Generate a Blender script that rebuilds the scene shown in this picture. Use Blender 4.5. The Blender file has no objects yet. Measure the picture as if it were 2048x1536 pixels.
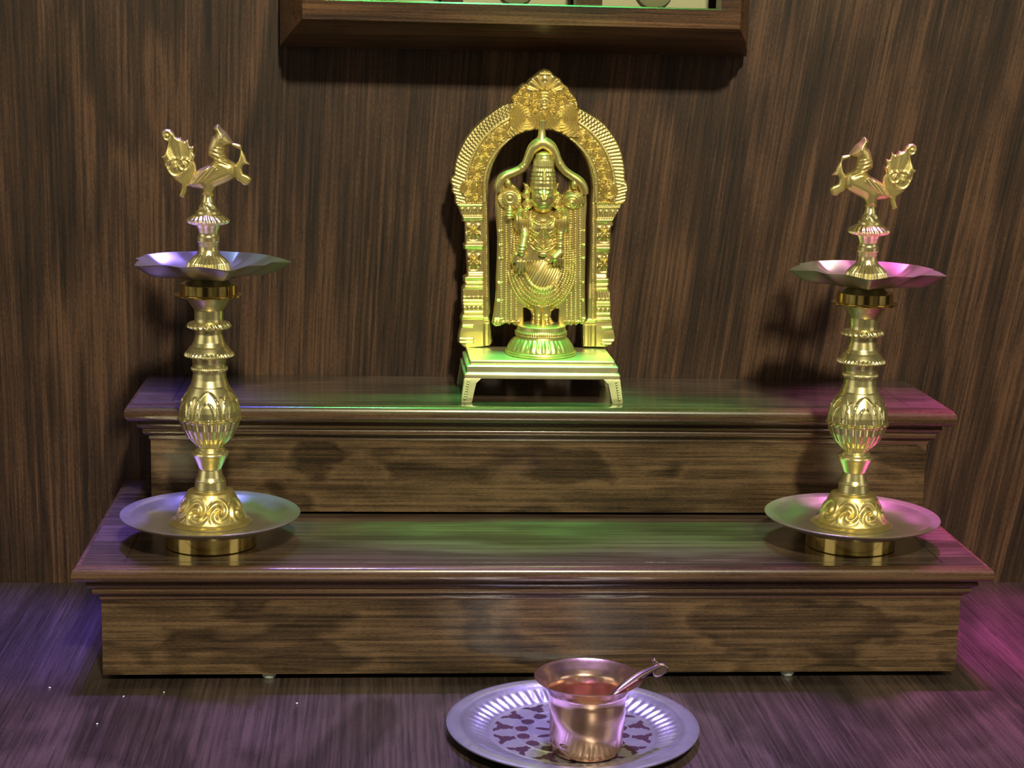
import bpy, bmesh, math, random
import numpy as np
from mathutils import Matrix, Vector
C = bpy.context.scene.collection
PI = math.pi
random.seed(4)

# ------------------------------------------------------------------ camera
cam = bpy.data.cameras.new('camera'); co = bpy.data.objects.new('camera', cam); C.objects.link(co)
cam.sensor_width = 36.0; cam.lens = 3535.93/2048*36; cam.clip_start = .01; cam.clip_end = 50
pit, yaw, rol = (math.radians(a) for a in (10.66687, 4.56995, 1.32444))
F = Vector((math.sin(yaw)*math.cos(pit), math.cos(yaw)*math.cos(pit), -math.sin(pit)))
R = F.cross(Vector((0, 0, 1))).normalized(); U = R.cross(F)
R, U = R*math.cos(rol)+U*math.sin(rol), -R*math.sin(rol)+U*math.cos(rol)
M = Matrix((R, U, -F)).transposed().to_4x4(); M.translation = Vector((-.11637, -1.40602, .43323))
co.matrix_world = M
bpy.context.scene.camera = co
# ------------------------------------------------------------------ exposure, room light
vs = bpy.context.scene.view_settings
vs.view_transform = 'Standard'; vs.look = 'None'; vs.gamma = 1; vs.exposure = 0.0
w = bpy.data.worlds.new('room'); bpy.context.scene.world = w; w.use_nodes = True
nt = w.node_tree; bg = nt.nodes['Background']
tc = nt.nodes.new('ShaderNodeTexCoord'); nz = nt.nodes.new('ShaderNodeTexNoise'); rp = nt.nodes.new('ShaderNodeValToRGB')
nz.inputs['Scale'].default_value = 2.2; nz.inputs['Detail'].default_value = 1.5
nt.links.new(tc.outputs['Generated'], nz.inputs['Vector']); nt.links.new(nz.outputs['Fac'], rp.inputs['Fac'])
rp.color_ramp.elements[0].position = .42; rp.color_ramp.elements[0].color = (.05, .04, .028, 1)
rp.color_ramp.elements[1].position = .60; rp.color_ramp.elements[1].color = (.60, .54, .34, 1)
nt.links.new(rp.outputs['Color'], bg.inputs['Color']); bg.inputs['Strength'].default_value = .28

def aim(o, loc, tgt):
    o.location = loc; d = Vector(tgt)-Vector(loc); o.rotation_euler = d.to_track_quat('-Z', 'Y').to_euler()
def area(name, loc, tgt, size, col, power, sy=None):
    l = bpy.data.lights.new(name, 'AREA'); l.size = size; l.color = col; l.energy = power
    if sy: l.shape = 'RECTANGLE'; l.size_y = sy
    o = bpy.data.objects.new(name, l); C.objects.link(o); aim(o, loc, tgt); return o
def spot(name, loc, tgt, deg, col, power, r=.02, blend=.6):
    l = bpy.data.lights.new(name, 'SPOT'); l.spot_size = math.radians(deg); l.spot_blend = blend
    l.shadow_soft_size = r; l.color = col; l.energy = power
    o = bpy.data.objects.new(name, l); C.objects.link(o); aim(o, loc, tgt); return o
# warm ceiling lamp in front and to the right (its shadows fall down and to the left)
area('ceiling_lamp', (.26, -2.55, 2.00), (0, -.1, .2), .16, (1, .92, .62), 80)
area('wall_panel_left', (-2.1, -1.1, .8), (0, -.1, .25), 1.3, (1, .94, .70), 6, 1.5)
area('wall_panel_right', (2.2, -1.3, .8), (0, -.1, .25), 1.1, (1, .94, .70), 5, 1.5)
# coloured LED downlights above the altar
for x, y, col, e, d in (
        (-.40, -.125, (.20, .12, 1), 150, 12), (-.28, -.125, (.14, .11, 1), 150, 11),                    # blue at the left
        (-.14, -.125, (.12, 1, .20), 42, 9), (-.03, -.12, (.10, 1, .20), 120, 10), (.09, -.12, (.10, 1, .18), 90, 10), (.18, -.13, (.14, 1, .26), 40, 8),   # green
        (.28, -.125, (.85, .08, .85), 120, 11), (.40, -.125, (.88, .08, .80), 150, 12),                  # magenta at the right
        (-.42, -.27, (.42, .22, 1), 42, 15), (-.27, -.29, (.38, .24, 1), 85, 12), (-.09, -.30, (.40, .30, 1), 100, 12),
        (.09, -.30, (.46, .30, 1), 100, 12), (.26, -.295, (.66, .24, 1), 95, 12), (.42, -.26, (1, .12, .55), 62, 15),
        (-.30, -.42, (.46, .28, 1), 34, 17), (.03, -.42, (.40, .32, 1), 60, 17), (.32, -.42, (.62, .22, 1), 36, 17)):
    spot('led_downlight', (x, -.090 if col[1] > .9 else -.098, 1.40), (x, y-.01, .10 if y > -.2 else 0), d, col, e, .03, .8)
spot('led_downlight', (.0, -.21, 1.40), (.010, -.072, .27), 8.5, (.10, 1, .30), 75, .025, .6)

# ------------------------------------------------------------------ materials
def mat(name):
    m = bpy.data.materials.new(name); m.use_nodes = True
    return m, m.node_tree, m.node_tree.nodes['Principled BSDF']
def math_n(nt, op, a, b=None, c=None):
    n = nt.nodes.new('ShaderNodeMath'); n.operation = op
    for i, v in enumerate((a, b, c)):
        if v is None: continue
        if isinstance(v, (int, float)): n.inputs[i].default_value = v
        else: nt.links.new(v, n.inputs[i])
    return n.outputs[0]
def noise_n(nt, vec, scale, detail=3, rough=.5, dist=0):
    n = nt.nodes.new('ShaderNodeTexNoise'); nt.links.new(vec, n.inputs['Vector'])
    n.inputs['Scale'].default_value = scale; n.inputs['Detail'].default_value = detail
    n.inputs['Roughness'].default_value = rough; n.inputs['Distortion'].default_value = dist
    return n.outputs['Fac']
def ramp_n(nt, fac, stops):
    r = nt.nodes.new('ShaderNodeValToRGB'); nt.links.new(fac, r.inputs['Fac'])
    e = r.color_ramp.elements
    while len(e) < len(stops): e.new(.5)
    for k, (p, c) in zip(e, stops): k.position = p; k.color = (*c, 1)
    return r.outputs['Color']
def wood(name, axis, cols, rough=.3, coat=0, slant=0, seed=0, nb=4.5, bump=.25, across=38, along=3.2):
    m, nt, b = mat(name)
    tc = nt.nodes.new('ShaderNodeTexCoord'); sp = nt.nodes.new('ShaderNodeSeparateXYZ')
    nt.links.new(tc.outputs['Object'], sp.inputs[0])
    X, Y, Z = sp.outputs
    g, s, t = {'z': (Z, X, Y), 'x': (X, Z, Y), 'y': (Y, X, Z)}[axis]
    if slant:
        k = math_n(nt, 'MULTIPLY', math_n(nt, 'ADD', X, .32), slant)
        s = math_n(nt, 'SUBTRACT', s, math_n(nt, 'MULTIPLY', k, g))
    def vec(sx, gy):
        c = nt.nodes.new('ShaderNodeCombineXYZ')
        nt.links.new(math_n(nt, 'MULTIPLY', s, sx), c.inputs[0]); nt.links.new(math_n(nt, 'MULTIPLY', g, gy), c.inputs[1])
        nt.links.new(math_n(nt, 'MULTIPLY_ADD', t, sx, seed), c.inputs[2]); return c.outputs[0]
    low = noise_n(nt, vec(across*.32, along), 1, 3, .55, .3)
    fib = noise_n(nt, vec(620, 16), 1, 3, .6)
    mid = noise_n(nt, vec(150, 7), 1, 3, .6)
    blot = noise_n(nt, vec(14, 9), 1, 2, .5)
    f = math_n(nt, 'MULTIPLY', low, nb)
    f = math_n(nt, 'ADD', f, math_n(nt, 'MULTIPLY', mid, .55)); f = math_n(nt, 'ADD', f, math_n(nt, 'MULTIPLY', fib, .25))
    saw = math_n(nt, 'FRACT', f)
    saw = math_n(nt, 'SMOOTH_MIN', saw, math_n(nt, 'MULTIPLY', math_n(nt, 'SUBTRACT', 1, saw), 4), .2)
    fine = noise_n(nt, vec(430, 5), 1, 2, .5)
    v = math_n(nt, 'ADD', math_n(nt, 'MULTIPLY', saw, .34), math_n(nt, 'MULTIPLY', fib, .22))
    v = math_n(nt, 'MULTIPLY_ADD', math_n(nt, 'SUBTRACT', fine, .5), .75, math_n(nt, 'ADD', v, .10))
    pore = math_n(nt, 'LESS_THAN', noise_n(nt, vec(900, 26), 1, 2, .5), .40)
    v = math_n(nt, 'SUBTRACT', v, math_n(nt, 'MULTIPLY', pore, .13))
    grit = noise_n(nt, vec(1500, 300), 1, 2, .6)
    v = math_n(nt, 'MULTIPLY_ADD', math_n(nt, 'SUBTRACT', grit, .5), .45, v)
    v = math_n(nt, 'ADD', v, math_n(nt, 'MULTIPLY', mid, .30)); v = math_n(nt, 'ADD', v, math_n(nt, 'MULTIPLY', math_n(nt, 'SUBTRACT', blot, .5), .25))
    col = ramp_n(nt, v, [(.22, cols[0]), (.48, cols[1]), (.75, cols[2])])
    nt.links.new(col, b.inputs['Base Color'])
    b.inputs['Roughness'].default_value = rough; b.inputs['Specular IOR Level'].default_value = .4
    b.inputs['Coat Weight'].default_value = coat; b.inputs['Coat Roughness'].default_value = .14
    bp = nt.nodes.new('ShaderNodeBump'); bp.inputs['Strength'].default_value = bump; bp.inputs['Distance'].default_value = .0004
    nt.links.new(v, bp.inputs['Height']); nt.links.new(bp.outputs[0], b.inputs['Normal'])
    return m
def metal(name, col, rough, metallic=1, bumpscale=0, bstr=.2, var=.1, dark=None):
    m, nt, b = mat(name)
    tc = nt.nodes.new('ShaderNodeTexCoord')
    n = noise_n(nt, tc.outputs['Object'], 90, 4, .6)
    nt.links.new(ramp_n(nt, n, [(.3, tuple(c*(1-var) for c in col)), (.7, tuple(min(1, c*(1+var*.5)) for c in col))]), b.inputs['Base Color'])
    nt.links.new(math_n(nt, 'MULTIPLY_ADD', noise_n(nt, tc.outputs['Object'], 45, 4, .6), .16, rough-.08), b.inputs['Roughness'])
    b.inputs['Metallic'].default_value = metallic
    if bumpscale:
        bp = nt.nodes.new('ShaderNodeBump'); bp.inputs['Strength'].default_value = bstr; bp.inputs['Distance'].default_value = .0005
        nt.links.new(noise_n(nt, tc.outputs['Object'], bumpscale, 4, .6), bp.inputs['Height']); nt.links.new(bp.outputs[0], b.inputs['Normal'])
    return m
def plain(name, col, rough=.5, **k):
    m, nt, b = mat(name)
    tc = nt.nodes.new('ShaderNodeTexCoord')
    nt.links.new(ramp_n(nt, noise_n(nt, tc.outputs['Object'], 30, 3), [(.3, tuple(c*.94 for c in col)), (.7, col)]), b.inputs['Base Color'])
    b.inputs['Roughness'].default_value = rough
    return m
W_wall = wood('wall_veneer', 'z', [(.010, .005, .003), (.044, .021, .012), (.125, .062, .034)], .5, 0, slant=.22, nb=5.0, along=1.5, across=36)
W_front = wood('step_wood', 'x', [(.020, .012, .006), (.070, .042, .022), (.165, .100, .053)], .30, .2, seed=3, nb=4.6, across=50, along=7)
W_mould = wood('moulding_wood', 'x', [(.03, .016, .009), (.085, .046, .026), (.15, .085, .05)], .25, .7, seed=2, nb=2, bump=.08)
W_top = wood('step_top_wood', 'x', [(.024, .016, .011), (.070, .046, .034), (.14, .092, .066)], .22, .5, seed=7, nb=3, bump=.12)
W_floor = wood('shelf_wood', 'y', [(.018, .013, .012), (.045, .031, .027), (.09, .061, .053)], .28, .3, seed=11, nb=3, bump=.12, across=26)
W_frame = wood('frame_wood', 'x', [(.020, .009, .005), (.085, .038, .017), (.19, .088, .040)], .35, .2, seed=5, nb=2)
BR = metal('brass', (.82, .73, .38), .27, .92)
BRC = metal('cast_brass', (.76, .62, .25), .36, .88, 900, .2)
BRD = metal('matt_brass', (.62, .58, .42), .34, .86)
BRP = metal('polished_brass', (.80, .60, .22), .12)
BRW = metal('bowl_brass', (.46, .42, .27), .32, .86)
BRS = metal('satin_brass', (.78, .70, .42), .40, .8, 0)
SIL = metal('frosted_steel', (.60, .60, .66), .30, .85, 500, .3)
DRK = plain('etching_dark_reflection', (.05, .02, .035), .25)  # polished etching: its dark reflection is put in as colour
COP = metal('copper', (.82, .54, .42), .20, .96, 120, .25)
SPN = metal('dull_copper', (.42, .30, .27), .3)
RUB = plain('clear_rubber', (.55, .62, .58), .4)
PALE = plain('pale_board', (.62, .62, .36), .5)
OLIV = plain('disc_olive', (.28, .30, .14), .5)
WHT = plain('rice', (.8, .78, .75), .5)

# ------------------------------------------------------------------ mesh helpers
def tag(o, label=None, cat=None, group=None, kind=None):
    if label: o['label'] = label
    if cat: o['category'] = cat
    if group: o['group'] = group
    if kind: o['kind'] = kind
    return o
def empty(name, loc):
    o = bpy.data.objects.new(name, None); C.objects.link(o); o.location = loc; o.empty_display_size = .01; return o
def mesh(name, V, Fc, m, parent=None, smooth=35, loc=None):
    me = bpy.data.meshes.new(name); me.from_pydata([tuple(map(float, v)) for v in V], [], [tuple(map(int, f)) for f in Fc]); me.validate()
    me.materials.append(m)
    bm = bmesh.new(); bm.from_mesh(me); bmesh.ops.recalc_face_normals(bm, faces=bm.faces); bm.to_mesh(me); bm.free()
    if smooth:
        me.shade_smooth(); me.set_sharp_from_angle(angle=math.radians(smooth))
    o = bpy.data.objects.new(name, me); C.objects.link(o)
    if parent: o.parent = parent
    if loc: o.location = loc
    return o
def box(x0, x1, y0, y1, z0, z1):
    V = [(x, y, z) for z in (z0, z1) for y in (y0, y1) for x in (x0, x1)]
    return V, [(0, 2, 3, 1), (4, 5, 7, 6), (0, 1, 5, 4), (2, 6, 7, 3), (0, 4, 6, 2), (1, 3, 7, 5)]
def join(parts):
    V = []; Fc = []
    for v, f in parts:
        n = len(V); V += list(v); Fc += [tuple(i+n for i in q) for q in f]
    return V, Fc
def rings(loops, cap0=True, cap1=True, closed=True):
    n = len(loops[0]); V = [p for l in loops for p in l]; Fc = []
    for i in range(len(loops)-1):
        for j in range(n if closed else n-1):
            k = (j+1) % n; Fc.append((i*n+j, i*n+k, (i+1)*n+k, (i+1)*n+j))
    if cap0: Fc.append(tuple(range(n))[::-1])
    if cap1: Fc.append(tuple((len(loops)-1)*n+j for j in range(n)))
    return V, Fc
def lathe(prof, seg=96, disp=None, step=None, ctr=(0, 0), cap0=True, cap1=True):
    if step:
        q = []
        for a, b in zip(prof, prof[1:]):
            k = max(1, int(math.dist(a, b)/step)); q += [(a[0]+(b[0]-a[0])*i/k, a[1]+(b[1]-a[1])*i/k) for i in range(k)]
        prof = q+[prof[-1]]
    L = []
    for z, r in prof:
        l = []
        for j in range(seg):
            t = 2*PI*j/seg; rr = r+(disp(t, z, r) if disp else 0)
            l.append((ctr[0]+rr*math.cos(t), ctr[1]+rr*math.sin(t), z))
        L.append(l)
    return rings(L, cap0, cap1)
def tube(path, rad, seg=12, flat=1.0):
    P = [Vector(p) for p in path]; L = []; up = None
    for i, p in enumerate(P):
        t = (P[min(i+1, len(P)-1)]-P[max(i-1, 0)]).normalized()
        a = Vector((0, 1, 0)) if up is None else up
        a = (a-t*a.dot(t)).normalized(); up = a; b = t.cross(a)
        r = rad[i] if isinstance(rad, (list, tuple)) else rad
        L.append([tuple(p+a*(r*flat*math.cos(2*PI*k/seg))+b*(r*math.sin(2*PI*k/seg))) for k in range(seg)])
    return rings(L)
def spline(pts, n):
    P = np.array(pts, float); k = len(P); out = []
    for i in range(k-1):
        p0 = P[max(i-1, 0)]; p1 = P[i]; p2 = P[i+1]; p3 = P[min(i+2, k-1)]
        for s in range(n):
            t = s/n; out.append(.5*((2*p1)+(-p0+p2)*t+(2*p0-5*p1+4*p2-p3)*t*t+(-p0+3*p1-3*p2+p3)*t**3))
    out.append(P[-1]); return [tuple(o) for o in out]
def ball(c, r, n=8, m=6, sc=(1, 1, 1)):
    prof = [(-math.cos(PI*(i+.02)/(m+.04)), math.sin(PI*(i+.02)/(m+.04))) for i in range(m+1)]
    L = [[(c[0]+r*sc[0]*q*math.cos(2*PI*j/n), c[1]+r*sc[1]*q*math.sin(2*PI*j/n), c[2]+r*sc[2]*z) for j in range(n)] for z, q in prof]
    return rings(L)
def poly_info(P, X, Z):
    """signed inside test and nearest boundary point for arrays X, Z"""
    P = np.array(P, float); A = P; B = np.roll(P, -1, 0)
    best = np.full(X.shape, 1e9); nx = np.zeros(X.shape); nz = np.zeros(X.shape); ins = np.zeros(X.shape, bool)
    for (ax, az), (bx, bz) in zip(A, B):
        dx, dz = bx-ax, bz-az; t = np.clip(((X-ax)*dx+(Z-az)*dz)/(dx*dx+dz*dz+1e-12), 0, 1)
        px = ax+t*dx; pz = az+t*dz; d = np.hypot(X-px, Z-pz); k = d < best
        best[k] = d[k]; nx[k] = px[k]; nz[k] = pz[k]
        if az != bz:
            c = ((az > Z) != (bz > Z)) & (X < (bx-ax)*(Z-az)/(bz-az)+ax); ins ^= c
    return ins, best, nx, nz
def relief(polys, step, hf, back=None, to3=None):
    """solid cast relief: outline (first polygon) minus holes, front raised by hf(x, z, d); back=None mirrors the front"""
    P0 = np.array(polys[0]); lo = P0.min(0)-step*2; hi = P0.max(0)+step*2
    xs = np.arange(lo[0], hi[0], step); zs = np.arange(lo[1], hi[1], step)
    X, Z = np.meshgrid(xs, zs, indexing='ij')
    ins, d, nx, nz = poly_info(polys[0], X, Z)
    for h in polys[1:]:
        i2, d2, x2, z2 = poly_info(h, X, Z); ins &= ~i2
        k = d2 < d; d[k] = d2[k]; nx[k] = x2[k]; nz[k] = z2[k]
    cell = ins[:-1, :-1] | ins[1:, :-1] | ins[:-1, 1:] | ins[1:, 1:]
    use = np.zeros(X.shape, bool)
    use[:-1, :-1] |= cell; use[1:, :-1] |= cell; use[:-1, 1:] |= cell; use[1:, 1:] |= cell
    out = use & ~ins
    Xs = np.where(out, nx, X); Zs = np.where(out, nz, Z); D = np.where(out, 0, d)
    H = hf(Xs, Zs, D); H = np.where(out, 0, H)
    idx = -np.ones(X.shape, int); idx[use] = np.arange(use.sum()); n = use.sum()
    vx, vz, vh = Xs[use], Zs[use], H[use]
    ci, cj = np.nonzero(cell)
    q = np.stack([idx[ci, cj], idx[ci+1, cj], idx[ci+1, cj+1], idx[ci, cj+1]], 1)
    front = np.stack([vx, -vh, vz], 1)
    bk = np.stack([vx, (vh if back is None else np.full(n, float(back))), vz], 1)
    V = np.concatenate([front, bk]); Fc = [tuple(a) for a in q]+[tuple(a[::-1]+n) for a in q]
    ed = {}
    for a in q:
        for k in range(4):
            e = (a[k], a[(k+1) % 4]); ed[e] = 1
    for (a, b) in ed:
        if (b, a) not in ed: Fc.append((b, a, a+n, b+n))
    if to3 is not None: V = to3(V)
    return V, Fc
def dome(d, D, H): e = np.clip(d/D, 0, 1); return H*np.sqrt(np.clip(1-(1-e)**2, 0, 1))

# ------------------------------------------------------------------ setting
V, Fc = box(-1.3, 1.3, -1.0, .0, -.03, 0); tag(mesh('floor', V, Fc, W_floor, smooth=0), 'dark polished wooden shelf surface under the steps', kind='structure')
V, Fc = box(-1.3, 1.3, .0, .02, -.03, 1.1); tag(mesh('wall_back', V, Fc, W_wall, smooth=0), 'dark brown wood veneer wall behind the altar', kind='structure')

# ------------------------------------------------------------------ the two wooden steps
def step_unit(label, cx, wx, dy, z0, zb, zt, o, feet, parent_z):
    root = empty('altar_step', (cx, -dy/2, parent_z)); tag(root, label, 'altar step')
    ox, oy, oz = root.location
    def loc(V): return [(x-0, y-oy, z-oz) for x, y, z in V]
    bw = .012
    # body: front and side boards round a hollow box
    V, Fc = join([box(-wx, wx, -dy, -dy+bw, z0, zb), box(-wx, -wx+bw, -dy+bw, -.002, z0, zb), box(wx-bw, wx, -dy+bw, -.002, z0, zb)])
    mesh('body', loc(V), Fc, W_front, root, 0)
    T = zt
    pr = [(-.03, zb-.002), (0, zb-.002), (.0012, zb), (.0012, zb+.0018), (.0036, zb+.0028), (.0052, zb+.0046), (.0055, zb+.0062), (.0048, zb+.0076), (.0062, zb+.0084), (.0086, zb+.0102), (.0092, zb+.0118), (.0084, zb+.0134), (.0098, zb+.0146)]
    pr = [(a*o/.0173, b) for a, b in pr]
    R0 = (T-pr[-1][1]); zc = pr[-1][1]+R0*.48
    for k in range(9):
        a = -PI/2+PI*k/8; pr.append((o-.0055+.0055*math.cos(a), zc+(R0*.48 if a < 0 else R0*.52)*math.sin(a)))
    def ring(off, z, offy=None):
        f = off if offy is None else offy
        return [(-wx-off, -dy-f, z), (wx+off, -dy-f, z), (wx+off, -.0012, z), (-wx-off, -.0012, z)]
    L = [ring(a, b) for a, b in pr]
    V, Fc = rings(L, True, False)
    n = len(V)
    gx, gy = -.016, .004
    L2 = [L[-1], ring(gx, T, gy), ring(gx-.0006, T-.0009, gy-.0006), ring(gx-.0012, T, gy-.0012)]
    V2, F2 = rings(L2, False, True)
    # back edges of the groove run into the wall
    mo = mesh('moulding', loc(V), Fc, W_mould, root, 40)
    tb = mesh('top_board', loc(V2), F2, W_top, root, 0)
    for fx, fy in feet:
        V, Fc = lathe([(z0+.0005, .0052), (z0-.001, .0054), (parent_z+.0012, .0048), (parent_z, .0036)], 24, ctr=(fx, fy-oy))
        V = [(x-0, y, z-oz) for x, y, z in V]
        tag(mesh('rubber_foot', V, Fc, RUB, root), 'pale translucent rubber foot')
    return root
step_unit('wide lower step of dark wood standing on the shelf, with both oil lamps on it', 0, .300, .2307, .0052, .0606, .0867, .0173,
          [(-.187, -.2225), (.180, -.2225), (-.187, -.03), (.180, -.03)], 0)
step_unit('narrower upper step of dark wood stacked on the lower one, carrying the brass statue', .0135, .294, .1092, .0892, .1455, .1736, .0170,
          [(-.22, -.08), (.22, -.08), (-.22, -.03), (.22, -.03)], .0867)

# ------------------------------------------------------------------ brass oil lamps
def make_lamp(loc):
    root = empty('oil_lamp', loc)
    V, Fc = lathe([(0, .0312), (.0006, .0318), (.0145, .0317), (.0150, .0311), (.0150, .0296), (.0050, .0290)], 96, cap1=True)
    mesh('foot_ring', V, Fc, BRP, root)
    # drip tray
    pr = [(.0148, .0300), (.0146, .0455), (.0188, .0560), (.0208, .0606), (.0222, .0624), (.0228, .0627), (.0231, .0622), (.0226, .0590), (.0218, .0556), (.0213, .0549), (.0188, .0520), (.0170, .0480), (.0163, .0420), (.0163, .0200)]
    V, Fc = lathe(pr, 128, cap0=True); mesh('drip_tray', V, Fc, BRD, root)
    # embossed foot cone
    def cone_d(t, z, r):
        if z < .0185 or z > .0375: return 0
        e = math.sin(PI*(z-.0185)/.019)
        u = (t*8/(2*PI)) % 1-.5; v = (z-.027)/.009
        rho = math.hypot(u*2.0, v); th = math.atan2(v, u)
        return .0010*e*math.cos(9*rho-2*th)*(rho < 1.1)
    pr = [(.0165, .0290), (.0172, .0284), (.0180, .0262), (.0190, .0248), (.0220, .0232), (.0270, .0211), (.0320, .0190), (.0365, .0168), (.0385, .0160), (.0389, .0148), (.0396, .0128)]
    V, Fc = lathe(pr, 256, cone_d, .0005); mesh('foot_cone', V, Fc, BRC, root)
    # turned stem
    st = [(.0390, .0118), (.0403, .01165), (.0407, .0112), (.04611, .01052), (.0464, .0101), (.0468, .0102), (.04899, .00911), (.05439, .00788), (.0557, .0084), (.05871, .0098), (.0623, .01154), (.06481, .01294), (.0657, .0133), (.0666, .01293), (.0675, .0113), (.0684, .01083), (.07018, .00943), (.07269, .01048), (.0784, .0160), (.08447, .0194), (.08981, .0209), (.0912, .0215), (.0916, .0217), (.0923, .0208), (.09692, .02043), (.1010, .0195), (.10614, .0176), (.1101, .0156), (.11357, .0138), (.1140, .0133), (.11851, .01179), (.12275, .01133), (.1240, .0114), (.1245, .0122), (.12592, .01265), (.1270, .0122), (.12732, .01155), (.12943, .01143), (.1333, .01211), (.1341, .0145), (.1349, .0168), (.1358, .0168), (.1390, .0147), (.14102, .0132), (.1416, .0124), (.14452, .01071), (.15012, .00932), (.1532, .0096), (.1539, .0133), (.1549, .0149), (.1560, .0149), (.1577, .0138), (.1584, .0122), (.1589, .0100), (.16093, .00982), (.16685, .00998), (.17171, .01307), (.17518, .01547), (.1763, .0162)]
    def stem_d(t, z, r):
        if .0705 < z < .0911:          # gadrooned lower half of the bulb, with a lipped upper edge
            e = min(1, (z-.0705)/.004)*(1 if z < .0890 else 1)
            s = abs(math.sin(t*10))
            return .0011*e*(s**.6-.5)+(.0005*(1 if z > .0898 else 0))
        if .0911 <= z < .0926: return .0006*math.cos(20*t)
        if .0926 <= z < .1135:         # arched petals
            k = (t*6/(2*PI)) % 1-.5; zz = (z-.0926)/.0190
            if zz > 1: return 0
            w_ = .46*math.sqrt(max(0, 1-zz*zz))+1e-4; d1 = abs(abs(k)-w_)
            a = .0007*math.exp(-(d1/.035)**2)
            w2 = .24*math.sqrt(max(0, 1-(zz/.62)**2)) if zz < .62 else -1
            b = .0006*math.exp(-(abs(abs(k)-w2)/.035)**2) if w2 >= 0 else 0
            k2 = ((t*6/(2*PI)+.5) % 1)-.5; w3 = .20*math.sqrt(max(0, 1-(zz/.8)**2)) if zz < .8 else -1
            c = .0005*math.exp(-(abs(abs(k2)-w3)/.03)**2) if w3 >= 0 else 0
            return a+b+c
        if .1333 < z < .1375: return .0005*math.cos(36*t)
        if .1241 < z < .1270: return .0002*math.cos(60*t)
        if .1537 < z < .1580: return .0005*math.cos(22*t+8*z*100)
        return 0
    V, Fc = lathe(st, 288, stem_d, .0005); mesh('stem', V, Fc, BR, root)
    pr = [(.1762, .0160), (.1763, .0225), (.1768, .0232), (.1775, .0232), (.1778, .0222), (.1778, .0201), (.1782, .0198), (.1846, .0197), (.1850, .0192), (.1850, .0170)]
    V, Fc = lathe(pr, 96); mesh('socket', V, Fc, BRP, root)
    # five-spouted wick bowl
    nT, nR = 240, 26; tip0 = math.radians(1)
    def surf(side):
        L = []
        for i in range(nR+1):
            f = i/nR; l = []
            for j in range(nT):
                t = 2*PI*j/nT; q = abs(((t-tip0)/(2*PI/5)+.5) % 1-.5)*2      # 0 at a spout, 1 between
                Rr = .0465+.0105*max(0, 1-q/.62)**1.25+.0030*max(0, (q-.5)/.5)**2
                r = .010+(Rr-.010)*f
                g = (r-.010)/(.045)
                z = .1900+.0115*f**1.5
                tr = math.exp(-(q/.34)**2)*math.exp(-((f-.72)/.26)**2)
                z -= .0030*tr
                z += .0005*math.sin(q*PI)*f
                if side: z -= .0016*(1-f**6)+.0001
                l.append((r*math.cos(t), r*math.sin(t), z))
            L.append(l)
        return L
    up = surf(0); dn = surf(1)
    dn[0] = [(.017*math.cos(2*PI*j/nT), .017*math.sin(2*PI*j/nT), .1845) for j in range(nT)]
    V, Fc = rings(up[::1]+dn[::-1][:], True, True); mesh('wick_bowl', V, Fc, BRW, root, 50)
    # upper shaft
    up = [(.1890, .0150), (.1915, .0152), (.1945, .0148), (.19937, .0134), (.20178, .01130), (.20487, .00822), (.20797, .00684), (.21037, .00667), (.21346, .00701), (.2142, .0077), (.21688, .0077), (.2178, .0070), (.21962, .00683), (.22338, .00785), (.22509, .00853), (.2256, .0112), (.22675, .01365), (.2280, .0145), (.2292, .0140), (.23055, .0122), (.23259, .0093), (.2330, .0086), (.2345, .0084), (.2350, .0074), (.23634, .0062), (.2376, .0059), (.24042, .00443), (.24416, .0034), (.2475, .0034)]
    def up_d(t, z, r):
        if z < .2055: return .0007*math.cos(26*t)*min(1, (.2055-z)/.003)
        if .2256 < z < .2320: return .00045*math.cos(24*t+600*(z-.2256))
        if .2350 < z < .2400: return .0004*math.cos(5*t+900*(z-.235))
        return 0
    V, Fc = lathe(up, 208, up_d, .0006); mesh('upper_shaft', V, Fc, BR, root)
    # peacock
    BODY = [(-13.76, 251.93), (-11.74, 256.59), (-6.44, 262.29), (-0.51, 265.37), (3.78, 268.74), (1.18, 271.32), (0.08, 272.62), (0.38, 276.56), (1.59, 280.52), (3.26, 284.82), (5.57, 287.15), (3.96, 290.39), (7.26, 293.53), (9.85, 290.51), (13.1, 287.62), (15.5, 284.07), (17.31, 280.82), (14.35, 279.12), (12.38, 278.63), (12.02, 274.81), (13.96, 270.24), (18.54, 267.68), (19.83, 264.41), (19.14, 258.45), (15.83, 255.75), (9.89, 253.0), (5.27, 250.6), (3.6, 246.93), (3.91, 244.95), (-3.99, 244.82), (-3.83, 247.47), (-5.25, 249.76), (-10.5, 250.54)]
    TAIL = [(-31.19, 270.73), (-29.21, 272.08), (-27.19, 276.71), (-26.17, 280.33), (-29.08, 281.91), (-30.46, 285.15), (-29.97, 288.1), (-27.67, 289.45), (-24.42, 289.19), (-22.17, 286.95), (-20.9, 284.35), (-18.95, 283.41), (-18.09, 284.87), (-16.68, 282.8), (-15.06, 281.39), (-12.76, 283.4), (-12.4, 279.93), (-11.51, 277.98), (-9.02, 278.49), (-9.39, 274.41), (-7.85, 272.14), (-9.12, 269.16), (-7.58, 265.9), (-7.43, 261.95), (-9.11, 257.96), (-13.1, 252.61), (-14.13, 247.96), (-15.96, 243.29), (-19.43, 244.23), (-17.39, 249.89), (-17.7, 251.87), (-22.89, 255.74), (-26.76, 260.29), (-28.65, 264.86), (-29.26, 268.14)]
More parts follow.
